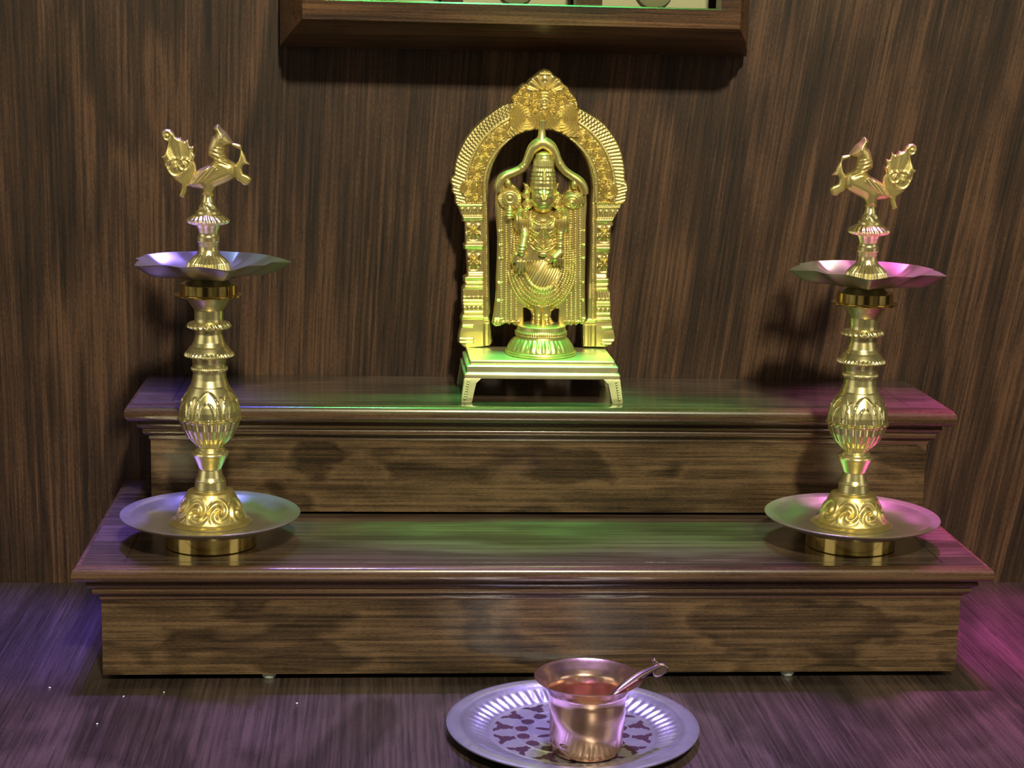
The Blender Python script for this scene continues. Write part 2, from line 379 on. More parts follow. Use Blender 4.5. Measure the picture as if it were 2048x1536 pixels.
    SCROLL = [(16.33, 281.13), (22.55, 280.06), (22.99, 276.98), (25.46, 272.42), (26.43, 269.14), (28.92, 266.42), (24.78, 266.48), (23.25, 263.81), (24.42, 260.53), (27.83, 259.13), (29.53, 256.51), (27.67, 252.97), (24.37, 252.45), (21.09, 255.18), (18.47, 257.12), (18.2, 265.7), (20.65, 269.04), (21.99, 274.33), (21.22, 276.95), (16.31, 278.96)]
    WING = [(-14.5, 251.0), (-9.5, 258.5), (-3.5, 263.6), (4.1, 267.6), (8.0, 266.6), (8.6, 262.5), (2.04, 256.4), (-6.54, 252.06)]
    def mm(V): V = V*.001; V[:, 2] -= .245; return V
    def hb(x, z, d):
        h = dome(d, 6.2, 6.0)
        h += .35*np.sin(z*2.2+x*.8)*(z > 266)*(z < 278)*(x > 1)*np.clip(d/1.5, 0, 1)     # neck feathers
        h += .9*np.exp(-(((x-10)**2+(z-284.5)**2)/1.2))                                 # eye
        return h
    bird = mesh('peacock', *relief([spline(BODY+[BODY[0]], 3)[:-1]], .42, hb, to3=mm), BRC, root, 60, (0, 0, .245))
    def ht(x, z, d):
        h = dome(d, 1.2, 1.9); k = np.clip(d/1.5, 0, 1)
        a = np.arctan2(z-252, x+14); r = np.hypot(z-252, x+14)
        h += .75*np.sin(a*15+.6)*k*(r > 17)
        for cx, cz, rr in ((-21, 264, 6), (-15.5, 266, 4), (-27, 285, 3)):
            q = np.hypot(x-cx, z-cz); h += .7*np.exp(-((q-rr)/.7)**2)*k+.8*np.exp(-(q/1.5)**2)*k
        return h
    mesh('tail', *relief([TAIL], .42, ht, to3=mm), BRC, bird, 60)
    mesh('chest_scroll', *relief([spline(SCROLL+[SCROLL[0]], 2)[:-1]], .42, lambda x, z, d: dome(d, 1.8, 1.8), to3=mm), BRC, bird, 60)
    def hw(x, z, d): return dome(d, 2.5, 7.0)+.35*np.sin((x-z*.9)*2.4)*np.clip(d/1, 0, 1)
    mesh('wing', *relief([WING], .4, hw, to3=mm), BRC, bird, 60)
    return root
lamp = make_lamp((-.22957, -.18811, .0867))
tag(lamp, 'tall brass oil lamp whose peacock faces right, on the left end of the lower step', 'oil lamp', 'peacock oil lamps on the lower step')
def copy_tree(o, parent=None):
    c = o.copy(); C.objects.link(c)
    if parent is not None: c.parent = parent
    for ch in list(o.children): copy_tree(ch, c)
    return c
lamp2 = copy_tree(lamp); lamp2.location = (.22942, -.19001, .0867)
lamp2['label'] = 'tall brass oil lamp whose peacock faces left, on the right end of the lower step'
for ch in lamp2.children:
    if ch.name.startswith('peacock'): ch.rotation_euler.z = PI
    if ch.name.startswith('wick_bowl'): ch.rotation_euler.z = math.radians(-32)

# ------------------------------------------------------------------ brass statue
SO = Vector((.0105, -.075, .1736))
statue = empty('deity_statue', SO)
tag(statue, 'brass statue of a crowned standing deity under an ornate arch, centre of the upper step', 'statue')
def plane_map(Xc, Zc, Y, x0=1087, y0=450):
    s = abs(Zc[2])
    def f(V):
        o = np.empty_like(V); dx = V[:, 0]-x0; dy = -V[:, 2]-y0
        o[:, 0] = Xc[0]+Xc[1]*dx+Xc[2]*dy-SO.x; o[:, 2] = Zc[0]+Zc[1]*dx+Zc[2]*dy-SO.z; o[:, 1] = Y+V[:, 1]*s-SO.y
        return o
    return f
arch_map = plane_map((.014494, .0003886, .00001), (.3001117, 6.2e-6, -.0003867), -.042)
fig_map = plane_map((.0116762, .000381, 9.8e-6), (.3032728, 5.9e-6, -.0003801), -.062)
def flip(P): return [(x, -y) for x, y in P]
def spiral(x, y, cx, cy, R0, amp, wind=1, lam=4.2, arms=1):
    r = np.hypot(x-cx, y-cy); t = np.arctan2(y-cy, x-cx)
    return amp*np.cos(2*PI*r/lam-wind*arms*t)*np.clip((R0-r)/2.5, 0, 1)
# the arch
aL = [(1065,95),(1010,125),(960,165),(905,205),(885,240),(845,240),(800,285),(785,328),(735,345),(718,390),(738,432),(690,440),(640,460),(560,510),(480,570),(400,640),(330,710),(270,790),(220,880),(185,960),(160,1040),(148,1110),(145,1160),(112,1195),(108,1240),(125,1280),(120,1330),(150,1380)]
aR = [(1120,112),(1172,165),(1222,190),(1252,238),(1305,275),(1335,330),(1375,370),(1398,420),(1402,472),(1450,500),(1530,545),(1610,590),(1690,660),(1745,730),(1800,810),(1835,880),(1860,950),(1880,1040),(1890,1130),(1892,1200),(1918,1250),(1925,1310),(1905,1360),(1912,1400),(1890,1450)]
pL = [(80,290),(105,330),(125,388),(132,395),(132,430),(152,440),(155,600),(140,610),(142,648),(162,660),(168,850),(138,868),(138,905),(150,920),(125,960),(122,1060),(130,1150),(110,1200),(118,1240),(95,1330),(90,1390),(130,1430),(155,1442),(345,1425),(370,1390),(352,1210),(345,1190),(354,1150),(348,1000),(345,700),(342,500),(338,260)]
pR = [(330,300),(300,360),(265,420),(262,430),(262,465),(245,480),(243,640),(245,650),(240,685),(228,690),(218,870),(235,888),(235,930),(225,950),(240,985),(250,1100),(248,1190),(265,1220),(260,1250),(275,1310),(285,1370),(270,1400),(240,1425),(215,1440),(20,1437),(10,1240),(50,1200),(55,1000),(72,700),(80,290)]
iL = [(500,1250),(520,1150),(550,1050),(590,970),(640,890),(710,820),(790,765),(870,735),(960,715)]
iR = [(1130,715),(1220,745),(1300,790),(1370,850),(1440,930),(1490,1020),(1520,1110),(1540,1200),(1550,1300)]
cA = lambda P: [(880+u*.1953125, 120+v*.1953125) for u, v in P]
cL = lambda P: [(890+u*.254, 330+v*.254) for u, v in P]
cR = lambda P: [(1160+u*.254, 330+v*.254) for u, v in P]
ARCH = cA(aR)+cR(pR)+cA(iR)[::-1]+cA(iL)[::-1]+cL(pL)[::-1]+cA(aL)[::-1]
def h_arch(X, Zm, d):
    x = X; y = -Zm; k = np.clip(d/2, 0, 1)
    h = dome(d, 3.5, 8)
    cx, cy = 1080., 370.
    dy = np.minimum(y-cy, 0); r = np.hypot(x-cx, dy); th = np.arctan2(-dy, x-cx); s = th*140+np.maximum(y-cy, 0)
    arc = (y < 402) & ~((y < 272) & (np.abs(x-1087) < 68) & (r > 112))
    bead = lambda u, v, p, b: np.sqrt(np.clip(1-(((u+p/2) % p-p/2)**2+v**2)/b**2, 0, 1))
    o = np.zeros_like(x)
    o += 1.8*bead(s, r-110, 3.6, 1.9)
    o += 2.0*bead(s, r-147, 3.6, 1.9)
    o += -2.2*np.exp(-((r-143)/1.0)**2)-1.6*np.exp(-((r-114)/1.2)**2)
    o += (.8+.4*np.cos((r-150)*2*PI/7))*np.cos(s*2*PI/6.4+(r-155)*.25)*(r > 150)*(np.clip((r-150)/3, 0, 1))
    sw = (r > 117) & (r < 141)
    p = 24.; kk = np.round(s/p); u = s-kk*p; v = (r-129)*np.where(kk % 2 == 0, 1, -1)
    rr = np.hypot(u, v*1.05); tt = np.arctan2(v, u)
    o += np.where(sw, 1.7*np.cos(2*PI*rr/4.6-tt), 0)
    h += np.where(arc, o, 0)*k
    # shoulder rosettes
    for rx, ry in ((937, 374), (1217, 378)):
        q = np.hypot(x-rx, y-ry); m = q < 17
        h = np.where(m & (d > 1), 9+2.0*np.cos(q*2*PI/5.2)+3*np.exp(-(q/3)**2), h)
    # finial
    f = (y < 280) & (np.abs(x-1087) < 70) & ~arc
    o = 1.5*np.cos(np.hypot(x-1087, y-204)*2*PI/6)+1; top = np.hypot(x-1088, y-186)
    for sx in (-1, 1):
        m = ((x-1087)*sx > 0)
        q = np.hypot(x-(1087+sx*33), y-236)
        o = np.where(m & (q < 37), 2.0*np.cos(q*2*PI/5.5+sx*1.2*np.arctan2(y-236, x-1087-sx*33))+3*np.clip(1-q/37, 0, 1), o)
        for ax, ay, R0 in ((58, 196, 10), (48, 180, 12), (33, 166, 12), (20, 190, 14), (36, 200, 12), (18, 215, 12)):
            q = np.hypot(x-(1087+sx*ax), y-ay)
            o = np.where(m & (q < R0), 2.2*np.cos(q*2*PI/5-sx*np.arctan2(y-ay, x-1087-sx*ax))+2.5*(1-q/R0), o)
    fan = (top < 36) & (y < 182)
    o = np.where(fan, 2.0*np.cos(np.arctan2(x-1088, 186-y)*14)+1.5, o)
    q = np.hypot(x-1088, y-158); o = np.where(q < 6, 4-q*.4, o)
    h += np.where(f, o+3, 0)*k
    # pilasters
    pil = y >= 402
    inner = np.abs(np.where(x < 1080, 978-x, x-1179))
    yy = np.where(x < 1080, y, y-5)
    o = 1.8*bead(yy, inner-6, 3.6, 1.7)-2*np.exp(-((inner-11)/1.3)**2)
    face = inner > 13
    rows = np.zeros_like(x)
    for yc, wd, am in ((398, 2, 3), (407, 1.6, 2.6), (432, 3.4, 3.6), (488, 4.0, 4.2), (552, 4.2, 4.2), (563, 2.2, 3), (572, 1.6, 3), (599, 1.6, 2.6), (605, 1.3, 2.6), (622, 1.6, 3), (632, 1.8, 4)):
        rows += am*np.exp(-((yy-yc)/wd)**2)
    rows += 1.8*bead(x, yy-403, 4.2, 1.7)*(face)+2.2*bead(x, yy-415, 12, 3)+1.8*bead(x, yy-613, 9, 3)+1.8*bead(x, yy-592, 9, 3)
    for yc in (458, 518):
        cxp = np.where(x < 1080, 946., 1208.)
        u = x-cxp; v = yy-yc; tt = np.arctan2(v, u); q = np.hypot(u, v)
        pet = (q < 19)*(np.abs(u) < 14)*(5.0*np.abs(np.sin(2*tt))**2.5*np.exp(-((q-9)/6)**2)-2.6*(1-np.abs(np.sin(2*tt)))**.7+2*np.exp(-(q/2.5)**2))
        rows += pet*.9-1.2*((np.abs(v) < 24) & (q > 12))
    rows += .9*np.cos(x*2*PI/5)*((yy > 418) & (yy < 428) | (yy > 576) & (yy < 590))
    sh = 3.5*np.clip((yy-560)/30, 0, 1)+2*np.clip((yy-640)/20, 0, 1)
    o = np.where(face, rows, np.where(yy < 632, o, np.exp(-((yy-634)/2)**2)*3))+sh
    blk = (yy > 644)
    o = np.where(blk & ~face, 2+1.5*np.exp(-((inner-1.5)/1.3)**2)+1.5*np.exp(-((inner-12)/1.2)**2), o)
    for yc in (650, 676, 683): o = np.where(blk & face & (np.abs(np.where(x < 1080, x-925, x-1222)) < 19), o+2.5*np.exp(-((yy-yc)/1.6)**2), o)
    h += np.where(pil, o, 0)*k
    return h
V, Fc = relief([flip(ARCH)], 1.15, h_arch, back=14, to3=arch_map); mesh('arch', V, Fc, BRC, statue, 70)
# pendant leaf at the crown of the arch
V, Fc = lathe([(0, .0001), (.002, .0011), (.006, .0028), (.009, .0022), (.011, .0024), (.013, .0015), (.015, .0010)], 24)
def fpt(x, y, dep=0):
    o = fig_map(np.array([[x, -dep, -y]], float))[0]; return tuple(o)
px = fpt(1084, 280, 8)
mesh('pendant', [(a, b, .015-c) for a, b, c in V], [f[::-1] for f in Fc], BRC, statue, 40, (px[0], px[1], px[2]))

# the figure
FIG = [(993, 378), (996, 366), (1003, 357), (1014, 352), (1022, 356), (1024, 366), (1033, 372), (1041, 381), (1046, 388), (1051, 378), (1048, 366), (1059, 368), (1060, 372),
       (1112, 372), (1113, 367), (1121, 364), (1119, 374), (1115, 381), (1121, 387), (1127, 388), (1137, 378), (1141, 362), (1150, 358), (1160, 362), (1169, 374), (1175, 390), (1176, 408), (1174, 440), (1174, 500), (1173, 560), (1173, 600), (1174, 630), (1176, 640), (1171, 651),
       (1166, 653), (1161, 650), (1155, 655), (1149, 653), (1143, 656), (1137, 653), (1133, 657), (1104, 659), (1066, 659), (1031, 655), (1024, 650), (1019, 653), (1013, 649), (1007, 652), (1000, 655), (991, 656), (984, 650), (988, 628), (991, 604), (993, 580), (993, 556), (995, 520), (996, 478), (994, 440), (992, 410)]
H1 = [(1048, 618), (1053, 618), (1061, 624), (1065, 634), (1064, 643), (1060, 651), (1049, 652)]
H2 = [(1119, 620), (1112, 620), (1105, 626), (1104, 637), (1108, 645), (1115, 651), (1118, 648)]
def h_fig(X, Zm, d):
    x = X; y = -Zm; k = np.clip(d/1.5, 0, 1)
    bead = lambda u, v, p, b: np.sqrt(np.clip(1-(((u+p/2) % p-p/2)**2+v**2)/b**2, 0, 1))
    def ell(cx, cy, rx, ry, H, rot=0):
        c, s = math.cos(rot), math.sin(rot); u = (x-cx)*c+(y-cy)*s; v = -(x-cx)*s+(y-cy)*c
        return H*np.sqrt(np.clip(1-(u/rx)**2-(v/ry)**2, 0, 1))
    def cap(x0, y0, x1, y1, r0, r1, H0, H1):
        dx, dy = x1-x0, y1-y0; t = np.clip(((x-x0)*dx+(y-y0)*dy)/(dx*dx+dy*dy), 0, 1)
        q = np.hypot(x-x0-t*dx, y-y0-t*dy); r = r0+(r1-r0)*t; return (H0+(H1-H0)*t)*(q < r)+np.sqrt(np.clip(r*r-q*q, 0, None))*(q < r)
    h = dome(d, 3, 8)
    # pleated cloak behind: bead columns
    for i, cxx in enumerate((1003, 1013, 1023, 1033, 1135, 1144, 1153, 1162)):
        h += np.where(y > 405, 1.7*bead(y+i, x-cxx-(y-520)*(.004*(cxx-1085)/40), 4.6, 2.2), 0)*k
    for i, cxx in enumerate((1008, 1018, 1028, 1140, 1149, 1158, 1167)):
        h -= np.where(y > 405, 1.2*np.exp(-((x-cxx)/1.2)**2), 0)*k
    for yc in (462, 490, 517, 566, 602, 640): h += (np.abs(x-1085) > 78)*1.8*np.exp(-((y-yc)/1.6)**2)*k
    h += 1.8*bead(x, y-646, 6, 3)*(np.abs(x-1085) > 45)*k
    # torso, hips, rounded skirt and legs
    sk = ell(1085, 545, 70, 80, 26); sk = np.where(y < 545, np.maximum(sk, 26*np.sqrt(np.clip(1-((x-1085)/np.clip(70-(545-y)*.12, 40, 70))**2, 0, 1))), sk)
    sk = sk*np.clip((y-404)/26, 0, 1)
    body = np.maximum(sk, cap(1085, 455, 1085, 490, 34, 26, 6, 6)); body = np.maximum(body, ell(1085, 560, 50, 64, 34))
    # necklaces, garland strands
    g = np.zeros_like(x)
    for i in range(6):
        a = 40+6.2*i; b = 52+9.2*i*.95; yc = 527.
        e = np.where(y > yc, np.hypot((x-1085)/a, (y-yc)/b), np.abs(x-1085)/a); rr = (e-1)*a
        s = np.where(y > yc, np.arctan2(y-yc, x-1085)*(a+b)/2, y)
        m = (y > 440) & ~((x < 1030) & (y < 530) & (i < 3))
        g = np.maximum(g, np.where(m, (3.6 if i else 5)*bead(s, rr, 4.6 if i else 5.5, 2.9 if i else 4.6), 0))
        g -= np.where(m, .8*np.exp(-((rr-3.2)/.8)**2), 0)
    body = body+np.where(body > 1, g, g*.8)
    # dress folds between the hands
    fold = np.hypot(x-1085, y-600); body += np.where((np.abs(x-1085) < 38) & (y > 520) & (y < 578), .9*np.sin((x+.55*y)*1.1), 0)
    dd = np.abs((x-1092)+(y-515)*.55); body += np.where((y > 515) & (y < 572), 2.2*np.exp(-(dd/1.3)**2), 0)
    # belt tassels
    for yc in (520, 526, 532): body += np.where(np.abs(x-1103) < 9, 2.2*np.exp(-((y-yc)/1.5)**2), 0)
    # chest ornaments: collar, pendant, medallion
    for rr0, am in ((24, 2.4), (30, 2.4)):
        q = np.hypot(x-1085, (y-418)*1.0); body += np.where((y > 418), am*bead(np.arctan2(y-418, x-1085)*rr0, q-rr0, 4, 2.2), 0)
    for yc in (443, 448, 453): body += np.where(np.abs(x-1086) < 6, 2*np.exp(-((y-yc)/1.2)**2), 0)
    q = np.abs(x-1085)*.95+np.abs(y-475)*.85; body += np.where(q < 19, 3+1.6*np.cos(q*2*PI/6), 0)
    for rr0 in (40, 46, 52, 58, 64):
        q = np.hypot(x-1085, y-426); body += np.where((y > 432) & (np.abs(x-1085) < 40) & (np.abs(x-1085)*.95+np.abs(y-475)*.85 > 19), 1.9*bead(np.arctan2(y-426, x-1085)*rr0, q-rr0, 4.4, 2.4), 0)
    for rr0 in (22, 27, 32):
        q = np.hypot((x-1085), (y-470)); body += np.where((y > 478) & (np.abs(x-1085) < 26), 1.8*np.exp(-((q-rr0)/1.3)**2), 0)
    body = np.maximum(body, np.where(ell(1085, 506, 9, 5, 1) > 0, 33+ell(1085, 506, 9, 5, 3), 0))
    h = np.where(body > h, np.maximum(h, body), h)
    # legs, feet
    for sx in (-1, 1):
        lg = cap(1085+sx*8, 612, 1085+sx*8, 645, 8.5, 7, 14, 14); h = np.maximum(h, np.where(y > 610, lg, 0))
        h = np.maximum(h, np.where(y > 640, cap(1085+sx*9, 650, 1085+sx*14, 656, 7, 6, 18, 22), 0))
    h += np.where((y > 624) & (np.abs(x-1085) < 18), 1.8*np.exp(-((y-632)/2)**2)+1.5*np.exp(-((y-640)/1.5)**2), 0)
    h = np.maximum(h, np.where((np.abs(x-1086) < 3.2) & (y > 622) & (y < 656), 26., 0))
    # upper shoulders with flower clusters
    for sx, cx in ((-1, 1046), (1, 1121)):
        h = np.maximum(h, ell(cx, 442, 19, 30, 24)+12*(ell(cx, 442, 19, 30, 1) > 0))
        q = np.hypot(x-cx+sx*4, y-424); h = np.where(q < 9, np.maximum(h, 36+1.8*np.cos(q*2*PI/4.2)), h)
        h += np.where((np.abs(x-cx) < 18) & (y > 430) & (y < 470), 1.4*np.sin((x-cx)*1.25), 0)
    # left arm of the figure (viewer's right): banded, hand on hip
    h = np.maximum(h, cap(1121, 452, 1119, 500, 7.5, 7, 26, 30))
    for yc in (464, 469, 474, 485, 490): h += np.where(np.abs(x-1120) < 8, 2*np.exp(-((y-yc)/1.3)**2), 0)
    h = np.maximum(h, cap(1119, 503, 1108, 512, 8, 7, 32, 38))
    for i in range(4): h = np.maximum(h, cap(1106+i*6, 514, 1108+i*5.6, 528-i*.8, 3, 2.4, 40-i*1.5, 36))
    h = np.maximum(h, cap(1104, 512, 1100, 522, 3, 2.4, 38, 34))
    # right arm (viewer's left): forearm down and forward, open palm pointing down
    h = np.maximum(h, cap(1046, 452, 1050, 470, 9, 8, 26, 32)); h = np.maximum(h, cap(1048, 470, 1041, 500, 8.5, 8, 36, 44))
    h += np.where((np.abs(x-1043) < 10), 2*np.exp(-((y-488)/1.5)**2)+2*np.exp(-((y-494)/1.5)**2), 0)*(y > 480)
    h = np.maximum(h, np.where(ell(1040, 514, 14.5, 15, 1) > 0, 36+ell(1040, 514, 14.5, 15, 6), 0))
    for i, (fx, fy) in enumerate(((1030, 537), (1037, 543), (1044, 544), (1051, 539))): h = np.maximum(h, cap(1034+i*4.4, 520, fx, fy, 3.6, 2.7, 39, 34))
    h = np.maximum(h, cap(1031, 506, 1023, 524, 3.6, 2.8, 38, 34))
    q = np.hypot(x-1040, y-513); h += np.where(q < 6, 1.2*np.cos(q*1.4), 0)
    # discus and conch at the shoulders
    q = np.hypot(x-1020, y-396); t = np.arctan2(y-396, x-1020)
    h = np.where(q < 23, np.maximum(h, 15+np.where(q < 10, 3-2*(q < 8)+2.5*np.exp(-(q/2.5)**2), np.where(q > 15, 1.8*np.cos(t*22), 2))), h)
    h = np.maximum(h, cap(1020, 416, 1019, 430, 6, 9, 14, 18)); h += np.where((q > 22) & (q < 40) & (y > 418) & (np.abs(x-1020) < 9), 1.2*np.cos(y*1.2), 0)
    h = np.maximum(h, ell(1017, 366, 7.5, 10, 12)+10*(ell(1017, 366, 7.5, 10, 1) > 0))
    h = np.maximum(h, ell(1149, 399, 25, 19, 14, -.25)+8*(ell(1149, 399, 25, 19, 1, -.25) > 0))
    q = np.hypot(x-1142, y-405); h += np.where((ell(1149, 399, 25, 19, 1, -.25) > 0) & (q > 6), 1.3*np.cos(q*1.1-2*np.arctan2(y-405, x-1142)), 0)+np.where(q < 6, 3*(1-q/6), 0)
    h = np.maximum(h, ell(1149, 368, 7.5, 11, 12)+10*(ell(1149, 368, 7.5, 11, 1) > 0))
    h += np.where((x > 1155) & (y > 362) & (y < 390), 1.4*np.cos((x*.6+y)*1.0), 0)*k
    # ear discs, horns
    for ex, ey, er in ((1052, 388, 8.5), (1116, 389, 8.5), (1055, 406, 10), (1114, 406, 10)):
        q = np.hypot(x-ex, y-ey); h = np.where(q < er, np.maximum(h, 27+1.6*np.cos(q*2*PI/4.6)+2*np.exp(-(q/2)**2)), h)
    # head and face
    fc = ell(1086, 394, 25, 31, 28)+18*(ell(1086, 394, 25, 31, 1) > 0); fc = np.where(y < 366, 0, fc)
    q = np.abs(x-1086)
    fc += np.where(fc > 5, 0, 0)
    nose = 5*np.exp(-(q/2.6)**2)*np.clip((y-384)/12, 0, 1)*(y < 398)
    brow = 1.6*np.exp(-((y-384+.02*q*q*.6)/1.6)**2)*(q > 3)
    eye = 2.2*np.exp(-(((q-9.5)/4.5)**2+((y-391)/2.2)**2)); lip = 2.0*np.exp(-((q/6)**2+((y-404)/1.7)**2))+1.6*np.exp(-((q/4.5)**2+((y-408)/1.5)**2))
    tilU = 2.4*np.exp(-((np.hypot(x-1086, (y-382)*.8)-11)/2.0)**2)*(y > 380)*(y < 399)
    til = 3.0*(q < 3.2)*np.exp(-((y-384)/7)**2)+2.6*np.exp(-((np.abs(q-(3+(398-y)*.35)))/1.4)**2)*(y < 397)*(y > 380)
    chin = 1.8*np.exp(-((q/4)**2+((y-415)/3)**2))
    h = np.where(fc > h, fc+nose+brow+eye+lip+til+chin, h)
    return h
V, Fc = relief([flip(FIG), flip(H1), flip(H2)], .85, h_fig, back=10, to3=fig_map); mesh('figure', V, Fc, BRC, statue, 70)
# crown
c0 = fpt(1086, 384, 16); S = .000381
cr = [(384, 25), (378, 25.5), (375, 26.5), (372, 25.5), (364, 26), (360, 25), (357, 25.8), (353, 23.6), (349, 24.2), (345, 22), (341, 22.6), (337, 21), (333.5, 20.6), (332, 21), (320, 20), (318, 19.4), (317.5, 17.6), (315, 17.8), (312, 16.2), (309, 16.2), (306, 12.5), (303, 6), (302, .5)]
V, Fc = lathe([((384-y)*S, r*S) for y, r in cr], 96, lambda t, z, r: .00022*math.cos(30*t)*(.012 < z < .0245)+.0002*math.cos(16*t)*(z < .012), .0005)
crown = mesh('crown', V, Fc, BRC, statue, 50, c0)
V, Fc = relief([[(0, 0), (3, 5), (4.2, 12), (3, 19), (0, 24), (-3, 19), (-4.2, 12), (-3, 5)]], .5, lambda x, z, d: dome(d, 3, 3), back=2)
V = V*S*1.25; mesh('crown_jewel', V, Fc, BRC, crown, 50, (0, -.0089, .0065)).rotation_euler = (math.radians(-6), 0, 0)
# looped arms / halo tube from shoulder to shoulder over the crown
lp = [(999, 384), (998, 372), (1004, 358), (1014, 350), (1027, 345), (1042, 338), (1051, 329), (1057, 317), (1062, 305), (1070, 294), (1085, 286), (1100, 293), (1109, 305), (1114, 317), (1121, 330), (1130, 341), (1142, 350), (1153, 357), (1162, 365), (1168, 376), (1170, 388)]
rd = [8, 9, 9.5, 9, 8.5, 8.5, 8.5, 9, 10, 12, 13, 12, 10, 9, 8.5, 8.5, 8.5, 9, 9.5, 9, 8]
P3 = spline([fpt(x, y, 12) for x, y in lp], 5); rr = [float(np.interp(i/5, range(len(rd)), rd))*S for i in range(len(P3))]
for i in (26, 27, 29, 69, 70, 72): rr[i] *= 1.08
V, Fc = tube(P3, rr, 20); mesh('halo_loop', V, Fc, BRC, statue, 50)
V, Fc = lathe([(-.002, .0048), (.0, .0046), (.0035, .0030), (.009, .0024), (.0145, .0030), (.0155, .0012)], 24, ctr=(fpt(1084, 276, 12)[0], fpt(1084, 276, 12)[1]))
z0 = fpt(1084, 281, 12)[2]; mesh('loop_spout', [(a, b, c+z0) for a, b, c in V], Fc, BRC, statue, 40)
# lotus pedestal
pz = .2050-SO.z
pr = [(0, .0255), (.0004, .0270), (.0020, .0274), (.0030, .0268), (.0034, .0255), (.0040, .0258), (.0125, .0205), (.0138, .0196), (.0146, .0192), (.0154, .0200), (.0162, .0198), (.0166, .0192), (.0174, .0200), (.0182, .0197), (.0188, .0190), (.0222, .0186), (.0228, .0176), (.0228, .001)]
def ped_d(t, z, r):
    if .004 < z < .0128: return .0009*abs(math.sin(9*t))**.5*math.sin(PI*(z-.004)/.0088)+.0003*math.cos(36*t)
    if .0148 < z < .0186 : return .00022*math.cos(70*t)
    return 0
V, Fc = lathe(pr, 288, ped_d, .0005); mesh('pedestal', V, Fc, BRC, statue, 45, (.0012, .0035, pz))
# platform with splayed legs: local frame about the platform centre
pf = empty('platform', (0, .0035, 0)); pf.parent = statue
def rrect(a, b, z, r=.0012):
    P = []
    for sx, sy, a0 in ((1, 1, 0), (-1, 1, 90), (-1, -1, 180), (1, -1, 270)):
        for k in range(4): t = math.radians(a0+30*k); P.append((sx*(a-r)+r*math.cos(t), sy*(b-r)+r*math.sin(t), z))
    return P
pp = [(.0545, .0305, .0314), (.0548, .0308, .0310), (.0550, .0310, .0292), (.0548, .0308, .0288), (.0545, .0305, .0282), (.0562, .0322, .0278), (.0574, .0332, .0268), (.0574, .0332, .0262), (.0570, .0330, .0225), (.0574, .0334, .0222), (.0586, .0344, .0215), (.0590, .0347, .0206), (.0586, .0344, .0180), (.0580, .0338, .0176), (.0560, .0320, .0176)]
V, Fc = rings([rrect(*q) for q in pp], True, True); mesh('plinth', V, [f[::-1] for f in Fc], BRS, pf, 40)
for sx in (-1, 1):
    for sy in (-1, 1):
        L = []
        for z, xi, xo, yi, yo in ((.0182, .0460, .0586, .0230, .0344), (.0165, .0478, .0590, .0245, .0348), (.0145, .0498, .0592, .0258, .0350), (.0100, .0510, .0598, .0272, .0358), (.0040, .0522, .0606, .0290, .0366), (.0010, .0528, .0610, .0298, .0370), (0, .0534, .0606, .0303, .0366)):
            L.append([(sx*xi, sy*yi, z), (sx*xo, sy*yi, z), (sx*(xo+.0002), sy*(yi+yo)/2, z), (sx*xo, sy*yo, z), (sx*(xi+xo)/2, sy*(yo+.0002), z), (sx*xi, sy*yo, z)])
        lg = rings(L)
        lg = (lg[0], [f if sx*sy < 0 else f[::-1] for f in lg[1]])
        bd = [ball((sx*(.0558+.0010*i/4*1.4), sy*(.0352+.00045*i), .0160-.0020*i*.9), .0009, 8, 6) for i in range(8)]
        V, Fc = join([lg]+bd); mesh('leg', V, Fc, BRS, pf, 40)
# move the statue parts onto the platform centre line
# ------------------------------------------------------------------ tray, cup and spoon on the shelf
tray = empty('round_tray', (.0137, -.3325, 0))
tag(tray, 'round fluted silver tray with etched flowers, on the shelf in front of the steps', 'tray')
nT = 360; rads = list(np.linspace(.0004, .0535, 76))+list(np.linspace(.0541, .0700, 24))+[.0710, .0722, .0740, .0760, .0785, .0800, .0808, .0815]
L = []; zt = []
for r in rads:
    l = []
    for j in range(nT):
        t = 2*PI*j/nT
        if r <= .0535: z = .0020
        elif r <= .0705:
            f = (r-.0535)/.0170; z = .0020+.0058*f**.9; z += .0007*math.cos(60*t)*math.sin(PI*min(1, f*1.15))
        else: z = .0078+.0012*min(1, (r-.0705)/.002)-.0004*max(0, (r-.0800)/.0015)
        z += .0004*math.exp(-((r-.0525)/.0007)**2)+.0004*math.exp(-((r-.0375)/.0007)**2)+.0004*math.exp(-((r-.0280)/.0006)**2)
        l.append((r*math.cos(t), r*math.sin(t), z))
    L.append(l)
V, Fc = rings(L, True, False)
n = len(rads)
und = [[(r*math.cos(2*PI*j/nT), r*math.sin(2*PI*j/nT), z) for j in range(nT)] for r, z in ((.0813, .0076), (.0700, .0068), (.0510, .0008), (.049, .0), (.001, .0))]
V2, F2 = rings([L[-1]]+und, False, True)
o = mesh('tray_dish', *join([(V, Fc), (V2, F2)]), SIL, tray, 50)
me = o.data; me.materials.append(DRK)
for p in me.polygons:
    x, y, z = p.center; r = math.hypot(x, y); t = math.atan2(y, x)
    if z < .0018: continue
    dk = False
    if .0385 < r < .0515:                      # ring of forked petals
        u = abs((t/(2*PI/14)) % 1-.5)*2*PI/14*r; g = (r-.0385)/.013
        dk = (u < .0024) if g < .5 else (abs(u-(g-.45)*.0125) < .0025)
        dk = dk or math.hypot(u, r-.0450) < .0042
    elif .0285 < r < .0370:
        u = abs((t/(2*PI/16)) % 1-.5)*2*PI/16*r; dk = math.hypot(u*.9, r-.0328) < .0042 or u < .0016
    elif .008 < r < .0265:
        u = abs((t/(2*PI/10)) % 1-.5)*2*PI/10*r; dk = math.hypot(u*1.5, (r-.0190)*.55) < .0032
    if dk: p.material_index = 1
cup = empty('copper_cup', (.01884, -.3640, .0026)); tag(cup, 'small flared copper cup standing on the silver tray', 'cup')
